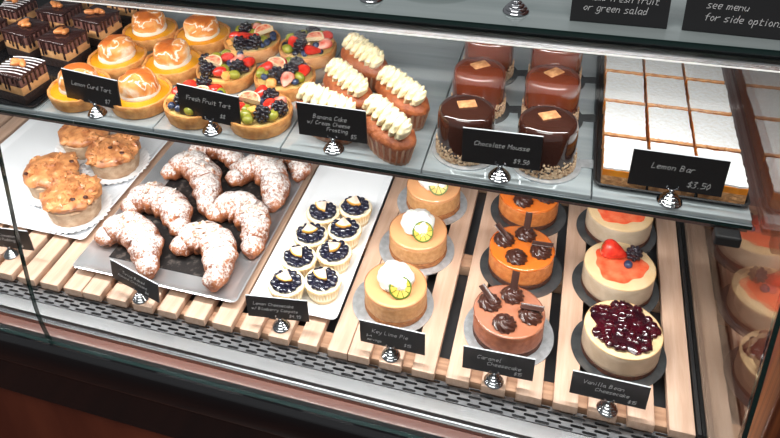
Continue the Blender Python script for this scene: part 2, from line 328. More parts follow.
# upper lamp housing under the top shelf and an added, unseen one under the middle shelf
lt = extrude_x([(.583, .4400), (.581, .430), (.584, .4245), (.590, .4235), (.612, .4235), (.612, .4400)], XL, XR - .001, closed=True).build('lamp_housing', steel_m, case, ang=25)
MB().box(XL + .02, XR - .01, .5850, .588, .4226, .4236).build('lamp_diffuser', led_m, lt, False)
MB().box(XL, XR - .006, .594, .616, .2515, .2558).build('lamp_housing', steel_m, case, False)
MB().box(XR - .034, XR - .012, .578, .592, .244, .2555, bev=.002).build('shelf_bracket', blackmat_m, case, False)
for bx_ in (-1.1, -.02 + .195): pass
# middle shelf
ms = thing('glass_shelf', 'middle glass shelf of the case with dark green front edge, holding tarts and bars', 'shelf', (0, 0, 0))
sh = MB(); sh.box(XL, XR - .004, .590, .99, .2580, .262, 0); sh.m[2] = 1
sh.build('shelf_plate', [shelf_m, edge_m], ms, False)
xe = [-1.05, -.902, -.745, -.587, -.431, -.276, -.123, .040, XR - .0045]
for a, b in zip(xe, xe[1:]):
    MB().box(a + .0006, b - .0006, .592, .985, .2622, .2678, bev=.0012).build('acrylic_tray', acry_m, ms)
# top shelf
ts = thing('counter_shelf', 'top glass shelf above the tarts with green edge, holding black menu cards', 'shelf')
sh = MB(); sh.box(XL, XR + .10, .578, 1.0, .4405, .4455, 0); sh.m[2] = 1
sh.build('shelf_plate', [mat('top_glass_grey', lin(126, 138, 138), .1, .2, coat=.5, noise_sc=10, col2=lin(150, 160, 160), stretch=(.2, 4, 4)), edge_m], ts, False)
# slatted rack
rk = thing('slatted_rack', 'pale beech slatted rack covering the deck of the case', 'rack')
slats = [(-1.03, -1.0), (-.99, -.962), (-.951, -.923), (-.912, -.884), (-.873, -.845), (-.834, -.806), (-.795, -.768), (-.757, -.729), (-.7165, -.6885), (-.6785, -.651), (-.6415, -.6132), (-.6035, -.5755), (-.5738, -.5463), (-.536, -.5069), (-.4968, -.4683), (-.4598, -.4332), (-.4214, -.3931), (-.3819, -.3556),
         (-.3437, -.3189), (-.3052, -.2792), (-.2668, -.2421), (-.2284, -.2039), (-.2030, -.1768), (-.1646, -.1382), (-.1255, -.0994), (-.0858, -.0594), (-.046, -.0194), (-.0076, .0203), (.0323, .0584), (.0688, .0983), (.1088, .136), (.1500, .1755)]
for a, b in slats:
    o = MB().box(-(b - a) / 2, (b - a) / 2, -.2, .2, -.006, .006, bev=.0008).build('slat', slat_m, rk); o.location = ((a + b) / 2, .761, -.006)
for y0 in (.572, .75, .93):
    MB().box(-1.03, .17, y0, y0 + .024, -.0295, -.0122, bev=.0008).build('cross_bar', beam_m, rk)

# ---------------------------------------------------------------- chalk lettering (single stroke hand)
GL = {'a': [[(3, 4), (1, 4), (0, 2), (1, 0), (3, 1), (3, 4), (3, 0), (4, 0)]], 'b': [[(0, 7), (0, 0), (2, 0), (3, 2), (2, 4), (0, 3)]], 'c': [[(3, 4), (1, 4), (0, 2), (1, 0), (3, 0)]],
 'd': [[(3, 3), (1, 4), (0, 2), (1, 0), (3, 1)], [(3, 7), (3, 0)]], 'e': [[(0, 2), (3, 2), (3, 4), (1, 4), (0, 2), (1, 0), (3, 0)]], 'f': [[(3, 7), (2, 7), (1, 5), (1, 0)], [(0, 4), (3, 4)]],
 'g': [[(3, 4), (1, 4), (0, 2), (1, 0), (3, 1), (3, 4), (3, -2), (1, -3), (0, -2)]], 'h': [[(0, 7), (0, 0)], [(0, 3), (2, 4), (3, 3), (3, 0)]], 'i': [[(1, 4), (1, 0)], [(1, 5.5), (1, 6)]],
 'k': [[(0, 7), (0, 0)], [(3, 4), (0, 2), (3, 0)]], 'l': [[(1, 7), (1, 0), (2, 0)]], 'm': [[(0, 4), (0, 0)], [(0, 3), (1.5, 4), (2, 3), (2, 0)], [(2, 3), (3.5, 4), (4, 3), (4, 0)]],
 'n': [[(0, 4), (0, 0)], [(0, 3), (2, 4), (3, 3), (3, 0)]], 'o': [[(1, 4), (0, 2), (1, 0), (2, 0), (3, 2), (2, 4), (1, 4)]], 'p': [[(0, 4), (0, -3)], [(0, 3), (2, 4), (3, 2), (2, 0), (0, 1)]],
 'r': [[(0, 4), (0, 0)], [(0, 3), (1.5, 4), (3, 4)]], 's': [[(3, 4), (1, 4), (0, 3), (3, 1), (2, 0), (0, 0)]], 't': [[(1, 6), (1, 0), (3, 0)], [(0, 4), (3, 4)]], 'u': [[(0, 4), (0, 1), (1, 0), (3, 1)], [(3, 4), (3, 0)]],
 'v': [[(0, 4), (1.5, 0), (3, 4)]], 'w': [[(0, 4), (1, 0), (2, 3), (3, 0), (4, 4)]], 'y': [[(0, 4), (1, 1), (3, 1)], [(3, 4), (2, -2), (0, -3)]],
 'A': [[(0, 0), (2, 7), (4, 0)], [(1, 3), (3, 3)]], 'B': [[(0, 0), (0, 7), (2, 7), (3, 5), (0, 4), (3, 3), (3, 1), (0, 0)]], 'C': [[(4, 6), (2, 7), (0, 4), (1, 0), (4, 1)]], 'F': [[(0, 0), (0, 7), (4, 7)], [(0, 4), (3, 4)]],
 'K': [[(0, 7), (0, 0)], [(4, 7), (0, 3), (4, 0)]], 'L': [[(0, 7), (0, 0), (3, 0)]], 'P': [[(0, 0), (0, 7), (3, 7), (3, 4), (0, 3)]], 'S': [[(4, 6), (2, 7), (0, 5), (3, 3), (3, 0), (0, 1)]], 'T': [[(0, 7), (4, 7)], [(2, 7), (2, 0)]],
 'V': [[(0, 7), (2, 0), (4, 7)]], 'M': [[(0, 0), (0, 7), (2, 3), (4, 7), (4, 0)]], '/': [[(0, -1), (3, 7)]], '-': [[(0, 3), (3, 3)]], '.': [[(1, 0), (1, .6)]],
 '$': [[(3, 6), (1, 6), (0, 4.5), (3, 2.5), (3, 1), (0, 1)], [(1.5, 7.5), (1.5, -.5)]], '1': [[(0, 5), (2, 7), (2, 0)]], '3': [[(0, 7), (3, 7), (1, 4), (3, 2), (2, 0), (0, 0)]], '4': [[(2, 7), (0, 3), (3, 3)], [(3, 5), (3, 0)]],
 '5': [[(3, 7), (0, 7), (0, 4), (3, 4), (3, 1), (0, 0)]], '6': [[(3, 7), (0, 3), (1, 0), (3, 1), (2, 3), (0, 2)]], '7': [[(0, 7), (3, 7), (1, 0)]], '8': [[(1.5, 4), (0, 6), (1.5, 7), (3, 6), (0, 1), (1.5, 0), (3, 1), (1.5, 4)]],
 '9': [[(3, 5), (1, 4), (0, 6), (2, 7), (3, 5), (2, 0)]], '0': [[(1.5, 7), (0, 4), (1, 0), (3, 3), (1.5, 7)]]}
def lettering(lines, parent):
    """lines of (text, x, z, size) in card coordinates, chalk ribbons standing .2 mm off the face"""
    mb = MB(); rr = random.Random(len(lines[0][0]) * 31 + 5)
    for txt, x, z, s in lines:
        u = s / 7.0; cx = x
        for ch in txt:
            if ch == ' ': cx += 3.2 * u; continue
            for st in GL.get(ch, []):
                P = [Vector((cx + (a + .22 * b) * u + rr.uniform(-.2, .2) * u, 0, z + b * u + rr.uniform(-.2, .2) * u)) for a, b in st]
                for p, q in zip(P, P[1:]):
                    d = (q - p); 
                    if d.length < 1e-6: continue
                    nn = Vector((-d.z, 0, d.x)).normalized() * .00021; e = d.normalized() * .00015
                    vs = [tuple(v + Vector((0, y, 0))) for y in (-.0002, 0) for v in (p - nn - e, p + nn - e, q + nn + e, q - nn + e)]
                    mb.add(vs, [(0, 3, 2, 1), (4, 5, 6, 7), (0, 1, 5, 4), (2, 3, 7, 6), (1, 2, 6, 5), (3, 0, 4, 7)])
            cx += (5.6 if ch in 'mwAMCKBTV' else 4.4 if ch not in 'il1.' else 3.2) * u
    return mb.build('chalk_lettering', chalkw_m, parent, False)
STAND = None
def sign(x, y, z0, lines, label, yaw=0, tilt=-1, roll=0, w=.0770, h=.0365, zb=.0145, dx=0, stand_label=None):
    """a small black card held by the prongs of a beehive chrome stand"""
    t = thing('price_card_stand', label, 'sign', (x, y, z0), 0, 'chalkboard price cards')
    b = MB().lathe([(.0, 0), (.0106, 0), (.0112, .0009), (.0106, .0020), (.0092, .0026), (.0096, .0038), (.0085, .0050), (.0068, .0055), (.0072, .0066), (.0060, .0078), (.0044, .0083), (.0047, .0093), (.0034, .0104), (.0020, .0108)], 28, cap0=False)
    b.build('base', chrome_m, t, ang=60)
    s = MB().lathe([(.0020, .0106), (.0018, .0120), (.0028, .0130), (.0028, .0142), (.0015, .0150)], 12)
    s.build('stem', chrome_m, t, ang=60)
    for sx in (-1, 1):
        MB().sweep([(0, 0, .0146), (sx * .003, -.0008, .0156), (sx * .0048, -.0024, .0178), (sx * .0043, -.0030, .0206)], [.0011, .0010, .0009, .0008], 6).build('clip', chrome_m, t)
    cd = bpy.data.objects.new('card', None)
    card = MB(); card.box(-w / 2, w / 2, -.0008, .0008, 0, h, 0); card.m[1] = 1
    c = card.build('card', [chalk_m, cardedge_m], t, False)
    c.location = (dx, -.0004, zb); c.rotation_euler = (R(-tilt), R(roll), R(yaw))
    L = lettering(lines, c); L.location = (0, -.0009, 0)
    return t

# ---------------------------------------------------------------- round boards and cheesecakes
def board(x, y, label, mt, r=.0525, tab=None, z=0.0003, name='cake_board'):
    mb = MB(); n = 56; poly = [(r * math.cos(2 * PI * i / n), r * math.sin(2 * PI * i / n)) for i in range(n)]
    mb.prism(poly, 0, .0014)
    o = mb.build(name, mt, None, True, 30); o.location = (x, y, z); tag(o, label, 'cake board', 'round cake boards')
    if tab is not None:
        tb = MB().prism([(r - .001, -.006), (r + .012, -.007), (r + .016, 0), (r + .012, .007), (r - .001, .006)], 0, .0012).build('tab', mt, o, False)
        tb.rotation_euler = (0, 0, R(tab))
    return o
def cyl_prof(r, z0, z1, bev=.0015, top=True, rb=None):
    rb = rb or r
    return [(0, z0), (rb - .0006, z0), (rb, z0 + .0006), (r, z1 - bev), (r - bev * .3, z1 - bev * .3), (r - bev, z1), (0, z1)]
def lay(name, mt, parent, r, z0, z1, bev=.0012, seed=0, amp=0.0, rb=None, n=56):
    pr = cyl_prof(r, z0, z1, bev, rb=rb)
    pr = pr[:3] + [(r + (rb - r if rb else 0) * (1 - k / 5), z0 + (z1 - z0) * k / 5) for k in range(1, 5)] + pr[3:]
    fn = (lambda a, i, rr, z: (rr + (nz((math.cos(a), math.sin(a), z * 60), 5, amp, seed) if rr > .5 * r else 0), z)) if amp else None
    return MB().lathe(pr, n, fn=fn, cap0=False, cap1=False).build(name, mt, parent, ang=50)
def blackberry_mb(mb, c, r, mi=0, rot=None):
    mb.ball(c, (r * .75, r * .75, r * 1.0), 10, 8, mi, rot)
    for i in range(6):
        t = -PI / 2 + PI * (i + .5) / 6; k = max(3, int(9 * math.cos(t)))
        for j in range(k):
            a = 2 * PI * (j + .5 * (i % 2)) / k; v = Vector((math.cos(t) * math.cos(a) * r * .82, math.cos(t) * math.sin(a) * r * .82, math.sin(t) * r * 1.02))
            mb.ball(Vector(c) + (rot @ v if rot else v), r * .27, 7, 5, mi)
    return mb
def blueberry_mb(mb, c, r, mi=0):
    mb.ball(c, (r, r, r * .9), 12, 8, mi, fn=lambda v: 1 - .22 * max(0, v[2] - .88) * 8 if v[2] > .88 else 1)
    return mb
def strawberry_mb(mb, c, r, mi=0, rot=None):
    P = catmull([(0, -1.38, 0), (.30, -1.16, 0), (.66, -.55, 0), (.96, .12, 0), (.98, .58, 0), (.70, .90, 0), (.25, .96, 0), (0, .92, 0)], 2)
    mb.lathe([(max(0, p.x) * r, p.y * r) for p in P], 18, mi, c, rot, cap0=False, cap1=False, ey=.86); return mb
def key_lime(x, y, label, seed):
    t = thing('key_lime_pie', label, 'cake', (x, y, .0019), R(seed * 40), 'key lime pies')
    lay('crust', graham_m, t, .0392, 0, .008, seed=seed, amp=.0008)
    lay('filling', keyside_m, t, .0388, .0081, .030, seed=seed, amp=.0004, bev=.0005)
    lay('glaze', key_m, t, .0389, .0301, .0355, bev=.003, amp=.0002, seed=seed)
    wb = MB(); 
    def fn(v): return 1 + nz(v, 2.2, .16, seed * 3.1) + nz(v, 5, .10, seed)
    wb.ball((0, 0, .0465), (.0225, .0215, .0165), 30, 20, fn=fn); o = wb.build('whipped_cream', whip_m, t)
    o.rotation_euler = (0, 0, R(-seed * 40)); o.location = (0, 0, 0)
    sl = thing_slice = MB()
    n = 24; sl.prism([(.0125 * math.cos(PI * 2 * i / n), .0125 * math.sin(PI * 2 * i / n)) for i in range(n)], -.001, .001, 0)
    for i in range(9):
        a0, a1 = 2 * PI * (i + .08) / 9, 2 * PI * (i + .92) / 9
        sl.prism([(.001 * math.cos((a0 + a1) / 2), .001 * math.sin((a0 + a1) / 2))] + [(.0108 * math.cos(a0 + (a1 - a0) * k / 4), .0108 * math.sin(a0 + (a1 - a0) * k / 4)) for k in range(5)], .0009, .0014, 1)
        sl.prism([(.001 * math.cos((a0 + a1) / 2), .001 * math.sin((a0 + a1) / 2))] + [(.0108 * math.cos(a0 + (a1 - a0) * k / 4), .0108 * math.sin(a0 + (a1 - a0) * k / 4)) for k in range(5)], -.0014, -.0009, 1)
    ls = sl.build('lime_slice', [limer_m, limef_m], t, True, 30)
    ls.matrix_local = Matrix.Rotation(R(-seed * 40), 4, 'Z') @ Matrix.Translation((.010, -.0165, .0475)) @ Matrix.Rotation(R(28), 4, 'Z') @ Matrix.Rotation(R(55), 4, 'X') @ Matrix.Scale(1.12, 4)
    return t
KL = [(-.1660, .650), (-.1600, .753), (-.1585, .852)]
for i, (x, y) in enumerate(KL):
    board(x - (.002 if i else .004), y + .001, ['round silver board under the front lime pie, touching its price card', 'round silver board under the middle lime pie', 'round silver board under the lime pie at the back, below the shelf edge'][i], foil_m, .0515)
    key_lime(x, y, ['tan glazed lime pie nearest the front with whipped cream and lime slice', 'tan glazed lime pie in the middle of its row with whipped cream and lime slice', 'tan lime pie farthest back in its row, half hidden by the glass shelf'][i], i + 1)
def rosette(parent, x, y, z, r, seed, stick=True, bigstick=False):
    n = 72; rings = []; k = 22; vs = []
    for i in range(k):
        t = i / (k - 1); rr = r * (1 - t ** 1.6) * (1 if t > .06 else .85); zz = .0115 * math.sin(t * PI / 2) ** .9
        rings.append((rr, zz))
    def fn(a, i, rr, zz):
        t = i / (k - 1); return rr * (1 + .10 * (1 - abs(((a * 11 / (2 * PI) + t * 3.2) % 1) * 2 - 1) ** 1.0 * 2) * (1 - t * .3)), zz + .0009 * math.sin((a + t * 5) * 3)
    o = MB().lathe(rings, n, fn=fn, cap0=True, cap1=True).build('chocolate_rosette', ros_m, parent, ang=70)
    o.location = (x, y, z); o.rotation_euler = (0, 0, seed)
    if stick:
        L = .0265
        s = MB(); 
        vs = []
        for i in range(7):
            a = -1.0 + 2.0 * i / 6
            vs.append((.0052 * math.sin(a), .0026 * (math.cos(a) - 1)))
        poly = vs + [(p[0] * .8, p[1] - .001) for p in reversed(vs)]
        s.prism(poly, 0, L)
        so = s.build('chocolate_shard', stick_m, parent, True, 50)
        return o, so
    return o, None
def caramel(x, y, label, seed, glaze, side):
    t = thing('caramel_cheesecake', label, 'cake', (x, y, .0019), 0, 'caramel cheesecakes')
    lay('crust', ccr_m, t, .0412, 0, .0075, amp=.0009, seed=seed)
    lay('filling', side, t, .0410, .0076, .0315, amp=.0003, seed=seed, bev=.0004)
    lay('glaze', glaze, t, .0413, .0316, .0355, bev=.0022, amp=.0004, seed=seed + 2)
    off = R(-seed * 4)
    for k, (px_, py_) in enumerate([(.0245, -.003), (.001, .0225), (-.0235, .004), (-.003, -.0230)]):
        px_, py_ = px_ * math.cos(off) - py_ * math.sin(off), px_ * math.sin(off) + py_ * math.cos(off)
        ro, so = rosette(t, px_, py_, .0352, .0138, seed + k * 1.3)
        d = [Vector((1, -.12, .16)), Vector((.05, .35, 1)), Vector((-.8, .75, .35)), Vector((.25, .1, 1))][k].normalized()
        c_ = Vector((px_, py_, .0352)) + [Vector((-.012, .004, .0105)), Vector((0, 0, .0085)), Vector((.006, -.006, .0085)), Vector((0, 0, .0085))][k]
        so.matrix_local = Matrix.Translation(c_) @ d.to_track_quat('Z', 'Y').to_matrix().to_4x4() @ Matrix.Rotation([R(180), 0, R(180), 0][k], 4, 'Z')
        if k == 3: so.scale = (.7, .7, .28)
    return t
CA = [(-.0265, .6435), (-.0230, .7535), (-.0240, .866)]
for i, (x, y) in enumerate(CA):
    board(x + .001, y, ['round silver board under the front caramel cheesecake behind its card', 'round dark board under the middle orange caramel cheesecake', 'round dark board under the rear caramel cheesecake below the shelf edge'][i], foil_m if i == 0 else darkfoil_m, .0530)
    caramel(x, y, ['pinkish brown caramel cheesecake nearest the front with four dark chocolate rosettes', 'bright orange caramel cheesecake in the middle with four dark rosettes and chocolate shards', 'orange caramel cheesecake at the back with its top hidden by the glass shelf'][i], i, carglare_m if i == 0 else car_m, carside2_m if i == 0 else carside_m)
def vanilla(x, y, label, kind):
    t = thing('vanilla_cheesecake', label, 'cake', (x, y, .0019), 0, 'vanilla bean cheesecakes')
    lay('crust', ccr_m, t, .0425, 0, .006, amp=.001, seed=kind)
    lay('filling', van_m, t, .0424, .0061, .0330, amp=.0003, seed=kind + 4, bev=.0004)
    lay('top_layer', vant_m, t, .0425, .0331, .0355, bev=.0018, amp=.0002, seed=kind)
    if kind == 0:
        mb = MB(); rr = random.Random(3)
        for i in range(64):
            a = rr.uniform(0, 2 * PI); q = .035 * math.sqrt(rr.random()); s_ = rr.uniform(.0042, .0062)
            mb.ball((q * math.cos(a), q * math.sin(a) + .002, .0375 + rr.uniform(0, .0035) * (1 - q / .04)), (s_, s_, s_ * .8), 10, 8, fn=lambda v, k=i: 1 + nz(v, 2.5, .25, k))
        base = [(0, .0356), (.033, .0356), (.035, .0368), (.032, .0392), (.015, .0405), (0, .0408)]
        mb.lathe(base, 40, fn=lambda a, i, r_, z: (r_ * (1 + .10 * math.sin(a * 5 + 1) + .06 * math.sin(a * 9)), z), cap0=False, cap1=False, off=(0, .002, 0))
        mb.build('berry_compote', comp_m, t)
    else:
        base = [(0, .0356), (.029, .0356), (.0305, .0360), (.029, .0366), (0, .0366)]
        s_ = MB().lathe(base, 40, fn=lambda a, i, r_, z: (r_ * (1 + .10 * math.sin(a * 3 + kind) + .05 * math.sin(a * 8)), z), cap0=False, cap1=False).build('strawberry_sauce', sauce_m, t)
        rot = Matrix.Rotation(R(78), 3, 'Y') @ Matrix.Rotation(R(0), 3, 'Z')
        sb = strawberry_mb(MB(), (0, 0, 0), .0135, rot=Matrix.Rotation(R(-70), 3, 'Y')).build('strawberry', strawb_m, t); sb.location = (-.010, .010, .0485); 
        lf = MB()
        for i in range(6):
            a = 2 * PI * i / 6; lf.add([(0, 0, 0), (.001, .002 * 1, .001), (.0065, 0, .0018), (.001, -.002, .001)], [(0, 3, 2, 1), (0, 1, 2)], 0, Matrix.Rotation(R(-70), 3, 'Y') @ Matrix.Rotation(a, 3, 'Z'))
        l_ = lf.build('leaf_cap', leaf_m, sb); l_.location = (.0105 * -1.05, 0, .004)
        bb = blackberry_mb(MB(), (0, 0, 0), .0098, rot=Matrix.Rotation(R(25), 3, 'X')).build('blackberry', blackb_m, t); bb.location = (.0155, .0125, .0470)
        bl = blueberry_mb(MB(), (0, 0, 0), .0055).build('blueberry', blueb_m, t); bl.location = (.009, -.003, .0415)
    return t
VA = [(.1000, .651), (.0965, .753), (.0975, .860)]
for i, (x, y) in enumerate(VA):
    board(x - .001, y, ['round dark board under the berry topped cheesecake at the front', 'round dark board under the strawberry topped cheesecake', 'round dark board under the rear vanilla cheesecake near the end glass'][i], darkfoil_m, .0525)
    vanilla(x, y, ['vanilla cheesecake heaped with dark red berry compote, front right of the deck', 'vanilla cheesecake with strawberry, blackberry and blueberry on red sauce', 'vanilla cheesecake farthest back on the right, partly cut off by the glass shelf'][i], i)

# ---------------------------------------------------------------- white platters and tray
def platter(x0, x1, y0, y1, label, mt, lip=.008, h=.010, name='platter', cat='plate', liner=None):
    t = thing(name, label, cat, ((x0 + x1) / 2, (y0 + y1) / 2, .0004))
    a, b = (x1 - x0) / 2, (y1 - y0) / 2; mb = MB(); n = 6
    def ring(dx, z, rr): 
        P = []
        for cx, cy, s0 in ((a - dx - rr, b - dx - rr, 0), (-(a - dx - rr), b - dx - rr, 90), (-(a - dx - rr), -(b - dx - rr), 180), (a - dx - rr, -(b - dx - rr), 270)):
            for k in range(n): q = R(s0 + 90 * k / (n - 1)); P.append((cx + rr * math.cos(q), cy + rr * math.sin(q), z))
        return P
    rings = [ring(lip * 1.3, 0, .004), ring(.002, h * .8, .007), ring(0, h, .008), ring(.002, h + .0006, .007), ring(lip, h * .35, .005), ring(lip * 1.4, h * .28, .004)]
    N = len(rings[0]); vs = sum(rings, []); fs = [(i * N + j, i * N + (j + 1) % N, (i + 1) * N + (j + 1) % N, (i + 1) * N + j) for i in range(5) for j in range(N)]
    fs += [tuple(range(N - 1, -1, -1)), tuple(5 * N + j for j in range(N))]
    mb.add(vs, fs); mb.build('plate_body' if cat == 'plate' else 'tray_body', mt, t, ang=50)
    if liner: MB().box(-a + liner, a - liner, -b + liner, b - liner, h * .28 + .0002, h * .28 + .0008).build('lace_paper', mattray_m, t, False)
    return t
platter(-.905, -.622, .640, .935, 'large white rectangular platter under the bread puddings', white_m, h=.008, lip=.010)
platter(-.349, -.229, .598, .905, 'narrow white rectangular platter under the blueberry tarts', white_m, h=.008, lip=.010)
platter(-.607, -.359, .588, .908, 'shiny aluminium tray under the sugared almond croissants', tray_m, lip=.012, h=.011, name='baking_tray', cat='tray', liner=.036)

# ---------------------------------------------------------------- bread puddings in fluted papers
def fluted(name, mt, r0, r1, h, nfl=40, amp=.0012, parent=None, ex=1, ey=1, th=.0006, z0=0):
    n = nfl * 4
    def fn(a, i, r, z): return r + amp * (.3 + .7 * (z - z0) / h) * math.cos(a * nfl), z
    return MB().lathe([(0, z0), (r0, z0), ((r0 * .6 + r1 * .4), z0 + h * .4), (r1, z0 + h), (r1 - th, z0 + h), ((r0 * .6 + r1 * .4) - th, z0 + h * .4), (r0 - th, z0 + th), (0, z0 + th)], n, fn=fn, cap0=False, cap1=False, ex=ex, ey=ey).build(name, mt, parent, ang=80)
def pudding(x, y, label, plabel, seed, r=.0415, linr=.054):
    p = fluted('paper_liner', paper_m, linr - .012, linr, .0095, 36, .0022); p.location = (x + .003, y - .004, .0032); tag(p, plabel, 'paper liner', 'white fluted paper liners')
    t = thing('bread_pudding', label, 'pastry', (x, y, .0040), 0, 'bread puddings')
    lay('pudding_body', pud_m, t, r, 0, .029, amp=.0016, seed=seed, rb=r * .90, bev=.003)
    rr = random.Random(seed); mb = MB()
    pr = [(0, .026), (r * .9, .026), (r * 1.04, .030), (r * 1.0, .036), (r * .8, .041), (r * .4, .043), (0, .0435)]
    mb.lathe(pr, 36, fn=lambda a, i, q, z: (q * (1 + nz((math.cos(a), math.sin(a), z * 40), 2.5, .12, seed)), z + nz((q * math.cos(a) * 60, q * math.sin(a) * 60, 0), 1, .003, seed)), cap0=False, cap1=False)
    for i in range(46):
        a = rr.uniform(0, 2 * PI); q = r * .95 * math.sqrt(rr.random()); s_ = rr.uniform(.005, .0105)
        mb.ball((q * math.cos(a), q * math.sin(a), .040 - .007 * (q / r) ** 2), (s_, s_ * rr.uniform(.6, 1), s_ * .72), 9, 7, rot=Matrix.Rotation(rr.uniform(0, 3), 3, 'Z'), fn=lambda v, k=i: 1 + nz(v, 2.2, .8, k))
    mb.build('golden_top', pudt_m, t, ang=60)
    for i in range(2):
        a = rr.uniform(0, 2 * PI); q = r * rr.uniform(.3, .9)
        o = MB().ball((0, 0, 0), (.0045, .003, .002), 8, 6, fn=lambda v, k=i: 1 + nz(v, 2, .4, k)).build('raisin', raisin_m, t); o.location = (q * math.cos(a), q * math.sin(a), .046 - .006 * (q / r) ** 2)
    return t
pudding(-.674, .697, 'golden bread pudding nearest the front on its white platter', 'white fluted paper under the front bread pudding', 1)
pudding(-.743, .741, 'bread pudding left of the front one, beside the glass joint', 'white fluted paper under the left bread pudding', 2)
pudding(-.6755, .812, 'bread pudding at the right rear of its platter with a dark raisin on top', 'white fluted paper under the right rear bread pudding', 3, linr=.055)
pudding(-.752, .846, 'bread pudding farthest back, half covered by the shelf edge', 'white fluted paper under the farthest bread pudding', 4)

# ---------------------------------------------------------------- almond croissants
def croissant(P, label, seed, z=.0, lift=0, rm=.0250):
    t = thing('almond_croissant', label, 'pastry', (P[len(P) // 2][0], P[len(P) // 2][1], .0047 + lift), 0, 'almond croissants')
    o = Vector((P[len(P) // 2][0], P[len(P) // 2][1], 0))
    pts = catmull([Vector((p[0], p[1], 0)) - o for p in P], 14); n = len(pts); rad = []
    for i in range(n):
        s_ = i / (n - 1) * 2 - 1; base = rm * (1 - .50 * abs(s_) ** 2.6)
        if abs(s_) > .93: base *= math.sqrt(max(.08, 1 - ((abs(s_) - .93) / .07) ** 2))
        seg = abs(((s_ * 2.6) % 1) - .5) * 2; rad.append(base * (.86 + .17 * (1 - seg ** 3)))
    for i, p in enumerate(pts): p.z = rad[i] * .80
    def fn(i, a, p): return 1 + nz((p.x * 55 + math.cos(a), p.y * 55 + math.sin(a), seed), 1.2, .20, seed) + nz((p.x * 160, p.y * 160, a * 2), 1.1, .10, seed)
    cb_ = MB().sweep(pts, rad, 26, fn=fn, flat=.82); cb_.v = [(a, b, max(c, .0002)) for a, b, c in cb_.v]
    cb_.build('croissant_body', crois_m, t, ang=70)
    rr = random.Random(seed * 7); mb = MB()
    for i in range(26):
        k = int(n * rr.uniform(.28, .72)); p = pts[k]; d = (pts[min(k + 1, n - 1)] - pts[k - 1]).normalized(); sd = Vector((d.y, -d.x, 0)); off = rr.uniform(-.6, .6)
        c = p + sd * off * rad[k] + Vector((0, 0, rad[k] * .80 * math.sqrt(1 - off * off) + .0008))
        rot = Matrix.Rotation(rr.uniform(0, PI), 3, 'Z') @ Matrix.Rotation(rr.uniform(-.7, .7), 3, 'X')
        mb.ball(c, (.0062, .0038, .0007), 8, 4, rot=rot)
    mb.build('sliced_almonds', almond_m, t)
    return t
croissant([(-.592, .640), (-.566, .664), (-.526, .648), (-.490, .600)], 'sugar dusted almond croissant at the front left of the tray, above its card', 1)
croissant([(-.592, .708), (-.566, .732), (-.520, .722), (-.484, .682)], 'sugar dusted almond croissant second from the front on the left side of the tray', 2)
croissant([(-.574, .796), (-.545, .822), (-.500, .792), (-.470, .732)], 'sugar dusted almond croissant third from the front, left side, curving round a dark gap', 3)
croissant([(-.478, .650), (-.450, .676), (-.412, .656), (-.397, .602)], 'sugar dusted almond croissant at the front right corner of the tray', 4)
croissant([(-.462, .726), (-.430, .748), (-.390, .724), (-.372, .670)], 'sugar dusted almond croissant second from the front on the right side', 5)
croissant([(-.466, .806), (-.436, .842), (-.398, .820), (-.380, .766)], 'sugar dusted almond croissant third from the front on the right side', 6)
croissant([(-.566, .868), (-.530, .878), (-.488, .862), (-.466, .838)], 'almond croissant at the rear left of the tray, under the shelf edge', 7, lift=0, rm=.019)
croissant([(-.412, .888), (-.388, .884), (-.370, .862), (-.368, .842)], 'almond croissant at the rear right corner of the tray, tip showing', 8, rm=.018)

# ---------------------------------------------------------------- blueberry tarts in paper cups
def blueberry_tart():
    t = thing('blueberry_tart', 'x', 'tart', (0, 0, 0), 0, 'blueberry tarts')
    fluted('paper_cup', bcup_m, .0165, .0218, .021, 34, .0006, t)
    MB().lathe([(0, .002), (.0185, .006), (.0208, .020), (.0212, .0222), (.0195, .0232), (.017, .0222), (0, .0220)], 40, fn=lambda a, i, r, z: (r, z + (.0006 * math.sin(a * 7) if i in (3, 4) else 0)), cap0=False, cap1=False).build('cheesecake', tcr_m, t, ang=60)
    MB().lathe([(0, .0222), (.0165, .0222), (.0172, .0240), (.013, .0262), (.006, .0280), (0, .0282)], 32, fn=lambda a, i, r, z: (r * (1 + .05 * math.sin(a * 5)), z), cap0=False, cap1=False).build('berry_glaze', bb_m, t)
    rr = random.Random(5)
    for ring, cnt, z in ((.0148, 11, .0248), (.0088, 7, .0272), (.003, 3, .0288)):
        for k in range(cnt):
            a = 2 * PI * k / cnt + rr.uniform(-.15, .15); s_ = rr.uniform(.0036, .0045)
            o = blueberry_mb(MB(), (0, 0, 0), s_).build('blueberry', bb_m, t); o.location = (ring * math.cos(a), ring * math.sin(a), z + rr.uniform(-.0006, .0006)); o.rotation_euler = (rr.uniform(-.6, .6), rr.uniform(-.6, .6), 0)
    sl = MB(); n = 10; rr_ = .0135
    sl.prism([(0, 0)] + [(rr_ * math.cos(R(-42 + 84 * k / n)), rr_ * math.sin(R(-42 + 84 * k / n))) for k in range(n + 1)], -.0012, .0012, 1)
    sl.prism([(rr_ * math.cos(R(-42 + 84 * k / n)), rr_ * math.sin(R(-42 + 84 * k / n))) for k in range(n + 1)] + [((rr_ + .0013) * math.cos(R(42 - 84 * k / n)), (rr_ + .0013) * math.sin(R(42 - 84 * k / n))) for k in range(n + 1)], -.0014, .0014, 0)
    w_ = sl.build('citrus_wedge', [wrind_m, wedge_m], t, True, 30)
    w_.matrix_local = Matrix.Translation((-.001, .0075, .0345)) @ Matrix.Rotation(R(-88), 4, 'Z') @ Matrix.Rotation(R(-6), 4, 'X') @ Matrix.Rotation(R(12), 4, 'Y')
    return t
bt = blueberry_tart()
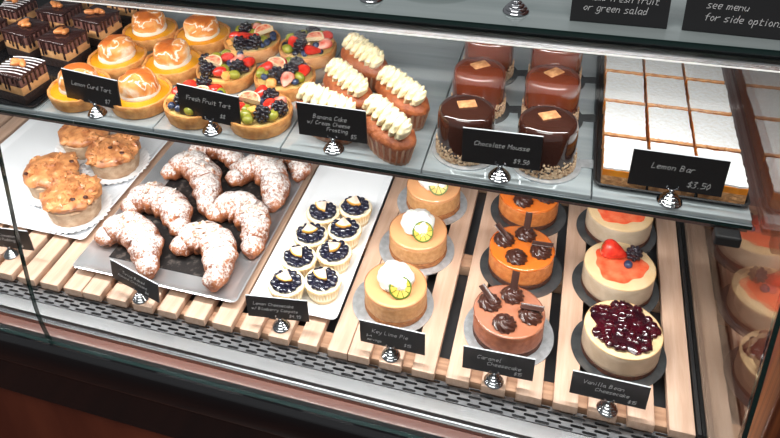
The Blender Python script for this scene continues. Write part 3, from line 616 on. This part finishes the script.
BT = [(-.3025, .624, 'blueberry tart in fluted paper, front left of the eight on the white platter', 0), (-.2590, .640, 'blueberry tart in fluted paper, front right of the eight with an orange rimmed wedge', -20),
      (-.3025, .670, 'blueberry tart in the left column, second from the front', -25), (-.2605, .692, 'blueberry tart in the right column, second from the front', 65),
      (-.3020, .716, 'blueberry tart in the left column, third from the front', 30), (-.2600, .738, 'blueberry tart in the right column, third from the front', 15),
      (-.3000, .764, 'blueberry tart in the left column, farthest from the front', -35), (-.2585, .786, 'blueberry tart in the right column, farthest from the front', -5)]
for i, (x, y, lb, rz) in enumerate(BT):
    o = bt if i == 0 else dup(bt, (0, 0, 0))
    o.location = (x, y, .0030); o.rotation_euler = (0, 0, R(rz)); o['label'] = lb; o.scale = (1.10,) * 3

# ================================================================ middle shelf
SZ = .2682
# chocolate mousse domes
def dome(x, y, label, seed, dark=False, z=SZ):
    board(x + .001, y, ['round silver board under the front left dark dome', 'round silver board under the front right dark dome', 'round black board with tab under the middle left brown dome', 'round black board with tab under the middle right brown dome', 'round black board under the rear left brown dome', 'round black board under the rear right brown dome'][seed - 1], foil_m if dark else darkfoil_m, .0345, tab=10, z=z, name='cake_board')
    t = thing('chocolate_mousse_dome', label, 'cake', (x, y, z + .0016), 0, 'glazed chocolate domes')
    r = .0288; H_ = .0535
    pr = [(0, 0), (r * .97, 0), (r * 1.0, .006), (r, .036), (r * .985, .044), (r * .94, .0495), (r * .84, .0525), (r * .6, .0537), (0, .0540)]
    MB().lathe(pr, 64, cap0=False, cap1=False).build('glazed_body', chocd_m if dark else choc_m, t, ang=60)
    rr = random.Random(seed); mb = MB()
    for i in range(1000):
        a = rr.uniform(0, 2 * PI); zz = abs(rr.gauss(0, .0075)) % .0165; s_ = rr.uniform(.0008, .0013)
        mb.ball(((r + .0004) * math.cos(a), (r + .0004) * math.sin(a), zz + .0009), (s_, s_ * .8, s_ * 1.1), 5, 4)
    mb.build('nut_crumb_collar', crumb_m, t, False)
    c = MB().box(-.0092, .0092, -.0062, .0062, 0, .0013, bev=.0004).build('caramel_chip', chip_m, t); c.location = (.000, .001, .0541); c.rotation_euler = (0, 0, R(12 + seed * 9))
DX = [(-.0862, .6344, 'glossy dark chocolate dome at the front left, behind the price card', True), (-.0065, .6325, 'glossy dark chocolate dome at the front right, beside the price card', True),
      (-.0850, .7150, 'glossy brown chocolate dome in the middle of the left row', False), (-.0075, .7160, 'glossy brown chocolate dome in the middle of the right row', False),
      (-.0850, .7960, 'glossy brown chocolate dome at the rear left under the top shelf edge', False), (-.0080, .7970, 'glossy brown chocolate dome at the rear right beside the lemon bars', False)]
for i, (x, y, lb, dk) in enumerate(DX): dome(x, y, lb, i + 1, dk)
# lemon bars on a dark tray
t = platter(.040, .1755, .603, .93, 'black tray under the powdered lemon bars beside the end glass', blackmat_m, lip=.004, h=.005, name='black_tray', cat='tray'); t.location.z = SZ + .0001
xs = [(.0470, .0880), (.0895, .1300), (.1315, .1715)]; ys = [(.6085, .664), (.6655, .729), (.7305, .793), (.7945, .855)]
rown = ['front', 'second', 'third', 'rear']; coln = ['left', 'middle', 'right']
for j, (y0, y1) in enumerate(ys):
    for i, (x0, x1) in enumerate(xs):
        t = thing('lemon_bar', 'powdered lemon bar, %s column, %s row counted from the front' % (coln[i], rown[j] if j else 'front'), 'pastry', ((x0 + x1) / 2, (y0 + y1) / 2, SZ + .0019), R(rnd.uniform(-1, 1)), 'powdered lemon bars')
        a, b = (x1 - x0) / 2 - .0006, (y1 - y0) / 2 - .0012; sd = i * 4 + j
        def slab(z0, z1, amp, ins=0):
            mb = MB(); nx, ny = 10, 12; per = [(-a + 2 * a * k / nx, -b) for k in range(nx)] + [(a, -b + 2 * b * k / ny) for k in range(ny)] + [(a - 2 * a * k / nx, b) for k in range(nx)] + [(-a, b - 2 * b * k / ny) for k in range(ny)]
            poly = []
            for (px_, py_) in per:
                q = 1 - ins / .02 + nz((px_ * 300, py_ * 300, z0 * 50), 1, amp, sd); poly.append((px_ * q, py_ * q))
            mb.prism(poly, z0, z1); return mb
        slab(0, .0105, .04).build('shortbread_base', short_m, t, False); slab(.0106, .0175, .02).build('lemon_filling', lemonbar_m, t, False)
        slab(.0176, .0196, .05, .0004).build('powdered_top', pow_m, t, False)
        if j:
            rg = MB(); n_ = 24
            P_ = [(-a + 2 * a * k / n_, -b + .0006 + nz((k * .9, sd, 0), 1, .0012), .0190) for k in range(n_ + 1)]
            rg.sweep(P_, [.0019 + nz((k * 1.3, sd + 3, 0), 1, .0010) for k in range(n_ + 1)], 7, flat=.8); rg.build('crumb_ridge', short_m, t)

# meringue tarts
def tart_shell(t, seed, r=.0378, h=.0175):
    def fn(a, i, q, z): return q + nz((math.cos(a) * 2, math.sin(a) * 2, z * 60), 2, .0009, seed), z + (nz((math.cos(a) * 3, math.sin(a) * 3, 0), 2, .0012, seed) if z > h * .9 else 0)
    MB().lathe([(0, 0), (r * .86, 0), (r * .92, .001), (r * .985, h * .6), (r, h * .95), (r * .985, h), (r * .92, h), (r * .90, h * .86), (0, h * .75)], 56, fn=fn, cap0=False, cap1=False).build('crust', crust_m, t, ang=50)
def mtart(x, y, label, seed, filler=curd_m):
    t = thing('meringue_tart', label, 'tart', (x, y, SZ), R(seed * 37), 'lemon meringue tarts'); tart_shell(t, seed)
    MB().lathe([(0, .0128), (.0342, .0128), (.0344, .0158), (.030, .0172), (0, .0174)], 40, cap0=False, cap1=False).build('lemon_curd', filler, t)
    r = .0230
    MB().lathe([(0, .0165), (r * 1.00, .0165), (r * 1.03, .0182), (r * .99, .0212), (r * .98, .0218)], 44, fn=lambda a, i, q, z: (q * (1 + .02 * math.sin(a * 2 + seed)), z), cap0=False, cap1=True).build('meringue_base', merw_m, t)
    mb = MB(); mb.lathe([(0, .0216), (r * .97, .0217), (r * 1.0, .026), (r * .97, .032), (r * .90, .0365), (r * .74, .0395), (r * .45, .0412), (0, .0418)], 44, fn=lambda a, i, q, z: (q * (1 + .03 * math.sin(a * 3 + seed + z * 90) + nz((math.cos(a), math.sin(a), z * 70), 2, .05, seed)), z + nz((q * math.cos(a) * 50, q * math.sin(a) * 50, 0), 1.4, .003, seed)), cap0=False, cap1=False)
    mb.build('toasted_meringue', toast_m, t, ang=70)
MT = [(-.4680, .6345, 'toasted meringue tart nearest the front, right of the lemon tart card'), (-.5490, .630, 'toasted meringue tart at the front, half hidden behind the lemon tart card'), (-.5440, .7065, 'toasted meringue tart in the middle of the left row next to the chocolate bars'),
      (-.4660, .7110, 'toasted meringue tart in the middle of the right row with white patches'), (-.5400, .7830, 'toasted meringue tart at the rear left, white on its left flank'), (-.4620, .7870, 'toasted meringue tart at the rear right beside the fruit tarts')]
for i, (x, y, lb) in enumerate(MT): mtart(x, y, lb, i + 1)
# fruit tarts
def half_straw(mb): pass
def fruit_tart(x, y, label, seed):
    t = thing('fruit_tart', label, 'tart', (x, y, SZ), 0, 'fresh fruit tarts'); tart_shell(t, seed + 20, r=.0372, h=.0185)
    MB().lathe([(0, .0128), (.0328, .0128), (.0328, .0160), (0, .0175)], 40, cap0=False, cap1=False).build('custard', custard_m, t)
    rr = random.Random(seed * 11)
    spots = []
    def spot(r_, rmax=.026, z=.021):
        for _ in range(160):
            a = rr.uniform(0, 2 * PI); q = rmax * math.sqrt(rr.random()); p = (q * math.cos(a), q * math.sin(a))
            if all((p[0] - s[0]) ** 2 + (p[1] - s[1]) ** 2 > ((r_ + s[2]) * .78) ** 2 for s in spots): break
        spots.append((p[0], p[1], r_)); return p
    def place(o, p, z, rot): o.location = (p[0], p[1], z); o.rotation_euler = rot
    # fig wedge
    p = spot(.0105, .016); f = MB(); n = 12
    f.prism([(.0125 * math.cos(R(i * 180 / n)), .0125 * math.sin(R(i * 180 / n)) - .005) for i in range(n + 1)], -.003, .003, 0)
    f.prism([(.0103 * math.cos(R(i * 180 / n)), .0103 * math.sin(R(i * 180 / n)) - .0046) for i in range(n + 1)], .0029, .0036, 1)
    place(f.build('fig_slice', [figskin_m, figin_m], t, True, 40), p, .0295, (R(12), R(rr.uniform(-15, 15)), R(rr.uniform(-40, 60))))
    for k in range(3):
        p = spot(.0085); place(blackberry_mb(MB(), (0, 0, 0), .0098).build('blackberry', blackb_m, t), p, .0245 + .003 * (1 - math.hypot(*p) / .026), (rr.uniform(0, 1), rr.uniform(0, 1), 0))
    for k in range(4):
        p = spot(.0070); s_ = MB()
        strawberry_mb(s_, (0, 0, 0), .0092, 0)
        o = s_.build('strawberry_half', strawb_m if k != 1 else strawin_m, t); place(o, p, .0245, (R(rr.uniform(65, 90)), 0, rr.uniform(0, 6))); o.scale = (.95, .75, 1.1)
    for k in range(4):
        p = spot(.0056, .029); place(MB().ball((0, 0, 0), (.0078, .0062, .0060), 14, 10).build('green_grape', kiwi_m, t), p, .0225, (0, rr.uniform(-.5, .5), rr.uniform(0, 6)))
    for k in range(4):
        p = spot(.0045, .029); place(blueberry_mb(MB(), (0, 0, 0), .0047).build('blueberry', blueb_m, t), p, .0215 + (.005 if k == 0 else 0), (rr.uniform(-.7, .7), rr.uniform(-.7, .7), 0))
    for k in range(3):
        p = spot(.0055, .028); place(MB().box(-.0055, .0055, -.0045, .0045, -.004, .004, bev=.0012).build('peach_cube', peach_m, t), p, .0225, (rr.uniform(-.5, .5), rr.uniform(-.5, .5), rr.uniform(0, 6)))
    for k in range(5):
        p = spot(.004, .029); place(blueberry_mb(MB(), (0, 0, 0), .0040).build('blueberry', blueb_m if k % 2 else bb_m, t), p, .0205, (rr.uniform(-.7, .7), 0, 0))
FT = [(-.3140, .6310, 'fresh fruit tart at the front, right of the fruit tart card'), (-.3930, .6310, 'fresh fruit tart at the front, half hidden behind its price card'), (-.3900, .7070, 'fresh fruit tart in the middle of the left row'),
      (-.3130, .7070, 'fresh fruit tart in the middle of the right row beside the banana cakes'), (-.3880, .7830, 'fresh fruit tart at the rear left next to the meringue tarts'), (-.3110, .7830, 'fresh fruit tart at the rear right, two blackberries on its edge')]
for i, (x, y, lb) in enumerate(FT): fruit_tart(x, y, lb, i + 1)

# banana cakes with piped frosting
def banana_cake(x, y, rz, label, seed, L=.0400):
    t = thing('banana_cake', label, 'cake', (x, y, SZ), R(rz), 'frosted banana cakes'); ex = L / .0215; hw = .0205
    fluted('paper_liner', liner_m, .0170, hw, .0245, 24, .0012, t, ex=L / hw)
    MB().lathe([(0, .003), (hw * .86, .004), (hw * .98, .021), (hw * 1.06, .0255), (hw * 1.02, .030), (hw * .80, .0345), (hw * .4, .0365), (0, .037)], 48, fn=lambda a, i, q, z: (q * (1 + nz((math.cos(a), math.sin(a), z * 50), 3, .04, seed)), z + nz((q * math.cos(a) * 80, q * math.sin(a) * 80, 0), 1.2, .0015, seed)), cap0=False, cap1=False, ex=L / hw).build('sponge', cake_m, t, ang=60)
    fr = MB(); nb = 13; span = L * .82
    for i in range(nb):
        u = i / (nb - 1) * 2 - 1; s_ = .0142 * (1 - .25 * abs(u) ** 3) * (.85 if i == nb - 1 else 1)
        side = .0032 * (1 if i % 2 else -1)
        rot = Matrix.Rotation(R(38 if i % 2 else 22), 3, 'Z') @ Matrix.Rotation(R(30), 3, 'Y')
        def fn(v, k=i): a = math.atan2(v[1], v[0]); return 1 + .08 * math.cos(a * 2 - v[2] * 9 + k) + .07 * math.sin(v[2] * 14 + a)
        fr.ball((u * span, side * .3, .0405), (.0048, s_, .0118), 22, 16, 0, rot, fn)
    fr.build('piped_frosting', cream_m, t, ang=80)
BC = [(-.1640, .6180, -44, 'frosted banana cake at the front right of the five, paper liner in full view'), (-.2350, .6320, -24, 'frosted banana cake at the front left, behind its price card'), (-.2270, .6830, -43, 'frosted banana cake in the middle of the five'),
      (-.1640, .6800, -41, 'frosted banana cake at the right of the five with orange sponge'), (-.2260, .7470, -43, 'frosted banana cake at the back, frosting reaching under the top shelf')]
for i, (x, y, rz, lb) in enumerate(BC): banana_cake(x, y, rz, lb, i + 1)

# peanut mousse bars with ganache drips
bt_ = platter(-.895, -.5885, .590, .93, 'black tray under the chocolate peanut mousse bars', black_m, lip=.003, h=.004, name='black_tray', cat='tray'); bt_.location.z = SZ + .0001
def mousse_bar(x, y, rz, label, seed, stripes=0, a=.0235, b=.0215):
    t = thing('peanut_mousse_bar', label, 'cake', (x, y, SZ + .0014), R(rz), 'chocolate peanut mousse bars')
    MB().box(-a, a, -b, b, 0, .0125, bev=.001).build('brownie_base', brownie_m, t)
    MB().box(-a * .985, a * .985, -b * .985, b * .985, .0126, .0235, bev=.0006).build('peanut_mousse', mousse_m, t)
    MB().box(-a * .99, a * .99, -b * .99, b * .99, .0236, .0340, bev=.0006).build('chocolate_mousse', cmousse_m, t)
    rr = random.Random(seed); mb = MB().box(-a * 1.02, a * 1.02, -b * 1.02, b * 1.02, .0341, .0385, bev=.0016)
    for (ax, sgn, half, lim) in (('y', -1, a, b), ('x', 1, b, a), ('x', -1, b, a), ('y', 1, a, b)):
        k = 6
        for i in range(k):
            u = (-1 + 2 * (i + .5) / k) * half * .95 + rr.uniform(-.0012, .0012); L = rr.uniform(.009, .023); w_ = rr.uniform(.0012, .0019)
            c = (u, sgn * (lim * 1.005)) if ax == 'y' else (sgn * (lim * 1.005), u)
            mb.sweep([(c[0], c[1], .037), (c[0], c[1], .037 - L * .5), (c[0], c[1], .037 - L * .9), (c[0], c[1], .037 - L)], [w_ * 1.2, w_, w_ * 1.1, w_ * .5], 8)
    mb.build('ganache', gan_m, t, ang=50)
    d = MB(); kk = 7 if stripes else 5
    for i in range(kk):
        u = -a + 2 * a * (i + .5) / kk; 
        P = [(-a * .98, u * b / a - .004, .0388), (-a * .3, u * b / a + .001, .0389), (a * .4, min(u * b / a + .004, b), .0389), (a * .98, min(u * b / a + .004, b * .99), .0388)]
        d.sweep(catmull(P, 3), .0009 if stripes else .00035, 6, flat=.5)
    d.build('drizzle', drizzle_m if stripes else gan_m, t)
    for i in range(3):
        aa = rr.uniform(0, PI)
        for sgn in (-1, 1):
            pass
        o = MB().ball((0, 0, 0), (.0076, .0044, .0038), 12, 8, fn=lambda v: 1 - .10 * math.cos(v[0] * 3)).build('peanut', peanut_m, t); o.location = ((i - 1) * .0058 + rr.uniform(-.001, .001), rr.uniform(-.004, .004), .0418); o.rotation_euler = (0, rr.uniform(-.3, .3), aa)
MBR = [(-.6245, .6210, -9, 'peanut mousse bar with white striped top at the front left of the shelf', 1), (-.6220, .7060, -8, 'peanut mousse bar behind the striped one, its tan layer facing right', 0), (-.6870, .7160, -12, 'peanut mousse bar at the left edge, left of the second row', 0),
       (-.6120, .7690, -10, 'tall peanut mousse bar next to the meringue tarts, third row', 0), (-.6800, .7800, -6, 'peanut mousse bar behind the left edge one, pale layer at its corner', 0), (-.7560, .7780, -8, 'peanut mousse bar with white stripes in the top left corner', 1),
       (-.6060, .8400, -6, 'peanut mousse bar at the rear under the top shelf beside the meringue tarts', 0), (-.6900, .8480, -6, 'peanut mousse bar at the rear left under the top shelf', 0), (-.7540, .7120, -8, 'peanut mousse bar outside the left row, mostly beyond the picture edge', 0)]
for i, (x, y, rz, lb, st) in enumerate(MBR): mousse_bar(x, y, rz, lb, i + 1, st)

# ---------------------------------------------------------------- price cards
sign(-.0330, .5700, .0003, [('Caramel', -.023, .0215, .0058), ('Cheesecake', -.012, .0130, .0058), ('$15', .018, .0045, .005)], 'black price card reading Caramel Cheesecake on a chrome stand', yaw=2, dx=.003)
sign(-.1530, .5730, .0003, [('Key Lime Pie', -.024, .0205, .0060), ('3-4', -.031, .0120, .0036), ('servings', -.030, .0060, .0036), ('$15', .014, .0075, .005)], 'black price card reading Key Lime Pie on a chrome stand', dx=.002)
sign(.0880, .5680, .0003, [('Vanilla Bean', -.027, .0215, .0058), ('Cheesecake', -.014, .0125, .0054), ('$15', .020, .0045, .005)], 'black price card reading Vanilla Bean Cheesecake on a chrome stand', dx=-.002)
sign(-.2940, .5780, .0003, [('Lemon Cheesecake', -.030, .0220, .0050), ('w/ Blueberry Compote', -.033, .0135, .0046), ('$4.95', .014, .0045, .005)], 'black price card reading Lemon Cheesecake with Blueberry Compote', yaw=8, dx=-.002)
sign(-.4900, .5720, .0003, [('Twice Baked', -.020, .0215, .0052), ('Almond Croissant', -.028, .0130, .0048), ('$6', .016, .0045, .005)], 'tilted black price card standing before the croissant tray', yaw=-10, roll=9, dx=-.004)
sign(-.7140, .5950, .0003, [('Apple Cinnamon', -.028, .0215, .0050), ('Bread Pudding', -.026, .0135, .0050), ('$6', .018, .0045, .005)], 'black price card behind the glass joint at the far left', yaw=6, dx=.002)
sign(-.5100, .6025, SZ, [('Lemon Curd Tart', -.026, .0215, .0056), ('$7', .016, .0050, .0058)], 'black price card reading Lemon Curd Tart on a chrome stand', yaw=-2, w=.0745, h=.0405, roll=4)
sign(-.3610, .6025, SZ, [('Fresh Fruit Tart', -.027, .0230, .0056), ('$8', .013, .0075, .0052)], 'black price card reading Fresh Fruit Tart on a chrome stand', yaw=-2, w=.0745, h=.04055, roll=4)
sign(-.2190, .6025, SZ, [('Banana Cake', -.020, .0240, .0052), ('w/ Cream Cheese', -.027, .0165, .0048), ('Frosting', -.006, .0095, .0048), ('$5', .020, .0040, .005)], 'black price card reading Banana Cake with Cream Cheese Frosting', yaw=0, w=.0745, h=.0405)
sign(-.0465, .5985, SZ, [('Chocolate Mousse', -.026, .0220, .0052), ('$9.50', .012, .0055, .0052)], 'black price card reading Chocolate Mousse between the two front domes', yaw=2, w=.0745, h=.0405)
sign(.1080, .6005, SZ, [('Lemon Bar', -.022, .0225, .0062), ('$3.50', .010, .0060, .0066)], 'black price card reading Lemon Bar on a chrome stand', yaw=0, w=.0790, h=.0405, dx=.001)
# top shelf cards and stands
TZ = .4456
def menu_card(x, y, w_, h_, lines, label, yaw=0):
    t = thing('menu_card', label, 'sign', (x, y, TZ), R(yaw))
    cb = MB().box(-w_ / 2, w_ / 2, -.001, .001, 0, h_).build('card', chalk_m, t, False); cb.rotation_euler = (R(-12), 0, 0); cb.location = (0, 0, .0003)
    lettering(lines, cb).location = (0, -.0011, 0)
    ft = MB().box(-.012, .012, .001, .018, 0, .002).build('easel_foot', blackmat_m, t, False)
menu_card(.0390, .598, .0755, .055, [('add fresh fruit', -.022, .019, .0058), ('or green salad', -.028, .010, .0060)], 'black menu card on the top shelf reading add fresh fruit or green salad', 0)
menu_card(.1330, .597, .0900, .055, [('see menu', -.030, .020, .0060), ('for side options', -.030, .010, .0060)], 'black menu card at the top right reading see menu for side options', -2)
def plain_stand(x, y, label):
    t = thing('price_card_stand', label, 'sign stand', (x, y, TZ), 0, 'chrome stands on the top shelf')
    MB().lathe([(.0, 0), (.0106, 0), (.0112, .0009), (.0106, .0020), (.0092, .0026), (.0096, .0038), (.0085, .0050), (.0068, .0055), (.0072, .0066), (.0060, .0078), (.0044, .0083), (.0047, .0093), (.0034, .0104), (.0020, .0108)], 28, cap0=False).build('base', chrome_m, t, ang=60)
    MB().lathe([(.0022, .0086), (.0020, .020), (.0020, .034), (.0030, .036), (.0030, .038), (0, .039)], 12, cap0=False).build('stem', chrome_m, t, ang=60)
plain_stand(-.1740, .606, 'chrome stand base on the top shelf above the banana cakes')
plain_stand(-.0440, .606, 'chrome stand base on the top shelf above the chocolate domes')
o = MB().lathe([(0, 0), (.030, 0), (.046, .004), (.047, .006), (.030, .003), (0, .003)], 40, cap0=False, cap1=False).build('black_plate', black_m, None); o.location = (-.125, .665, TZ); tag(o, 'black round plate on the top shelf between the two chrome stands', 'plate')
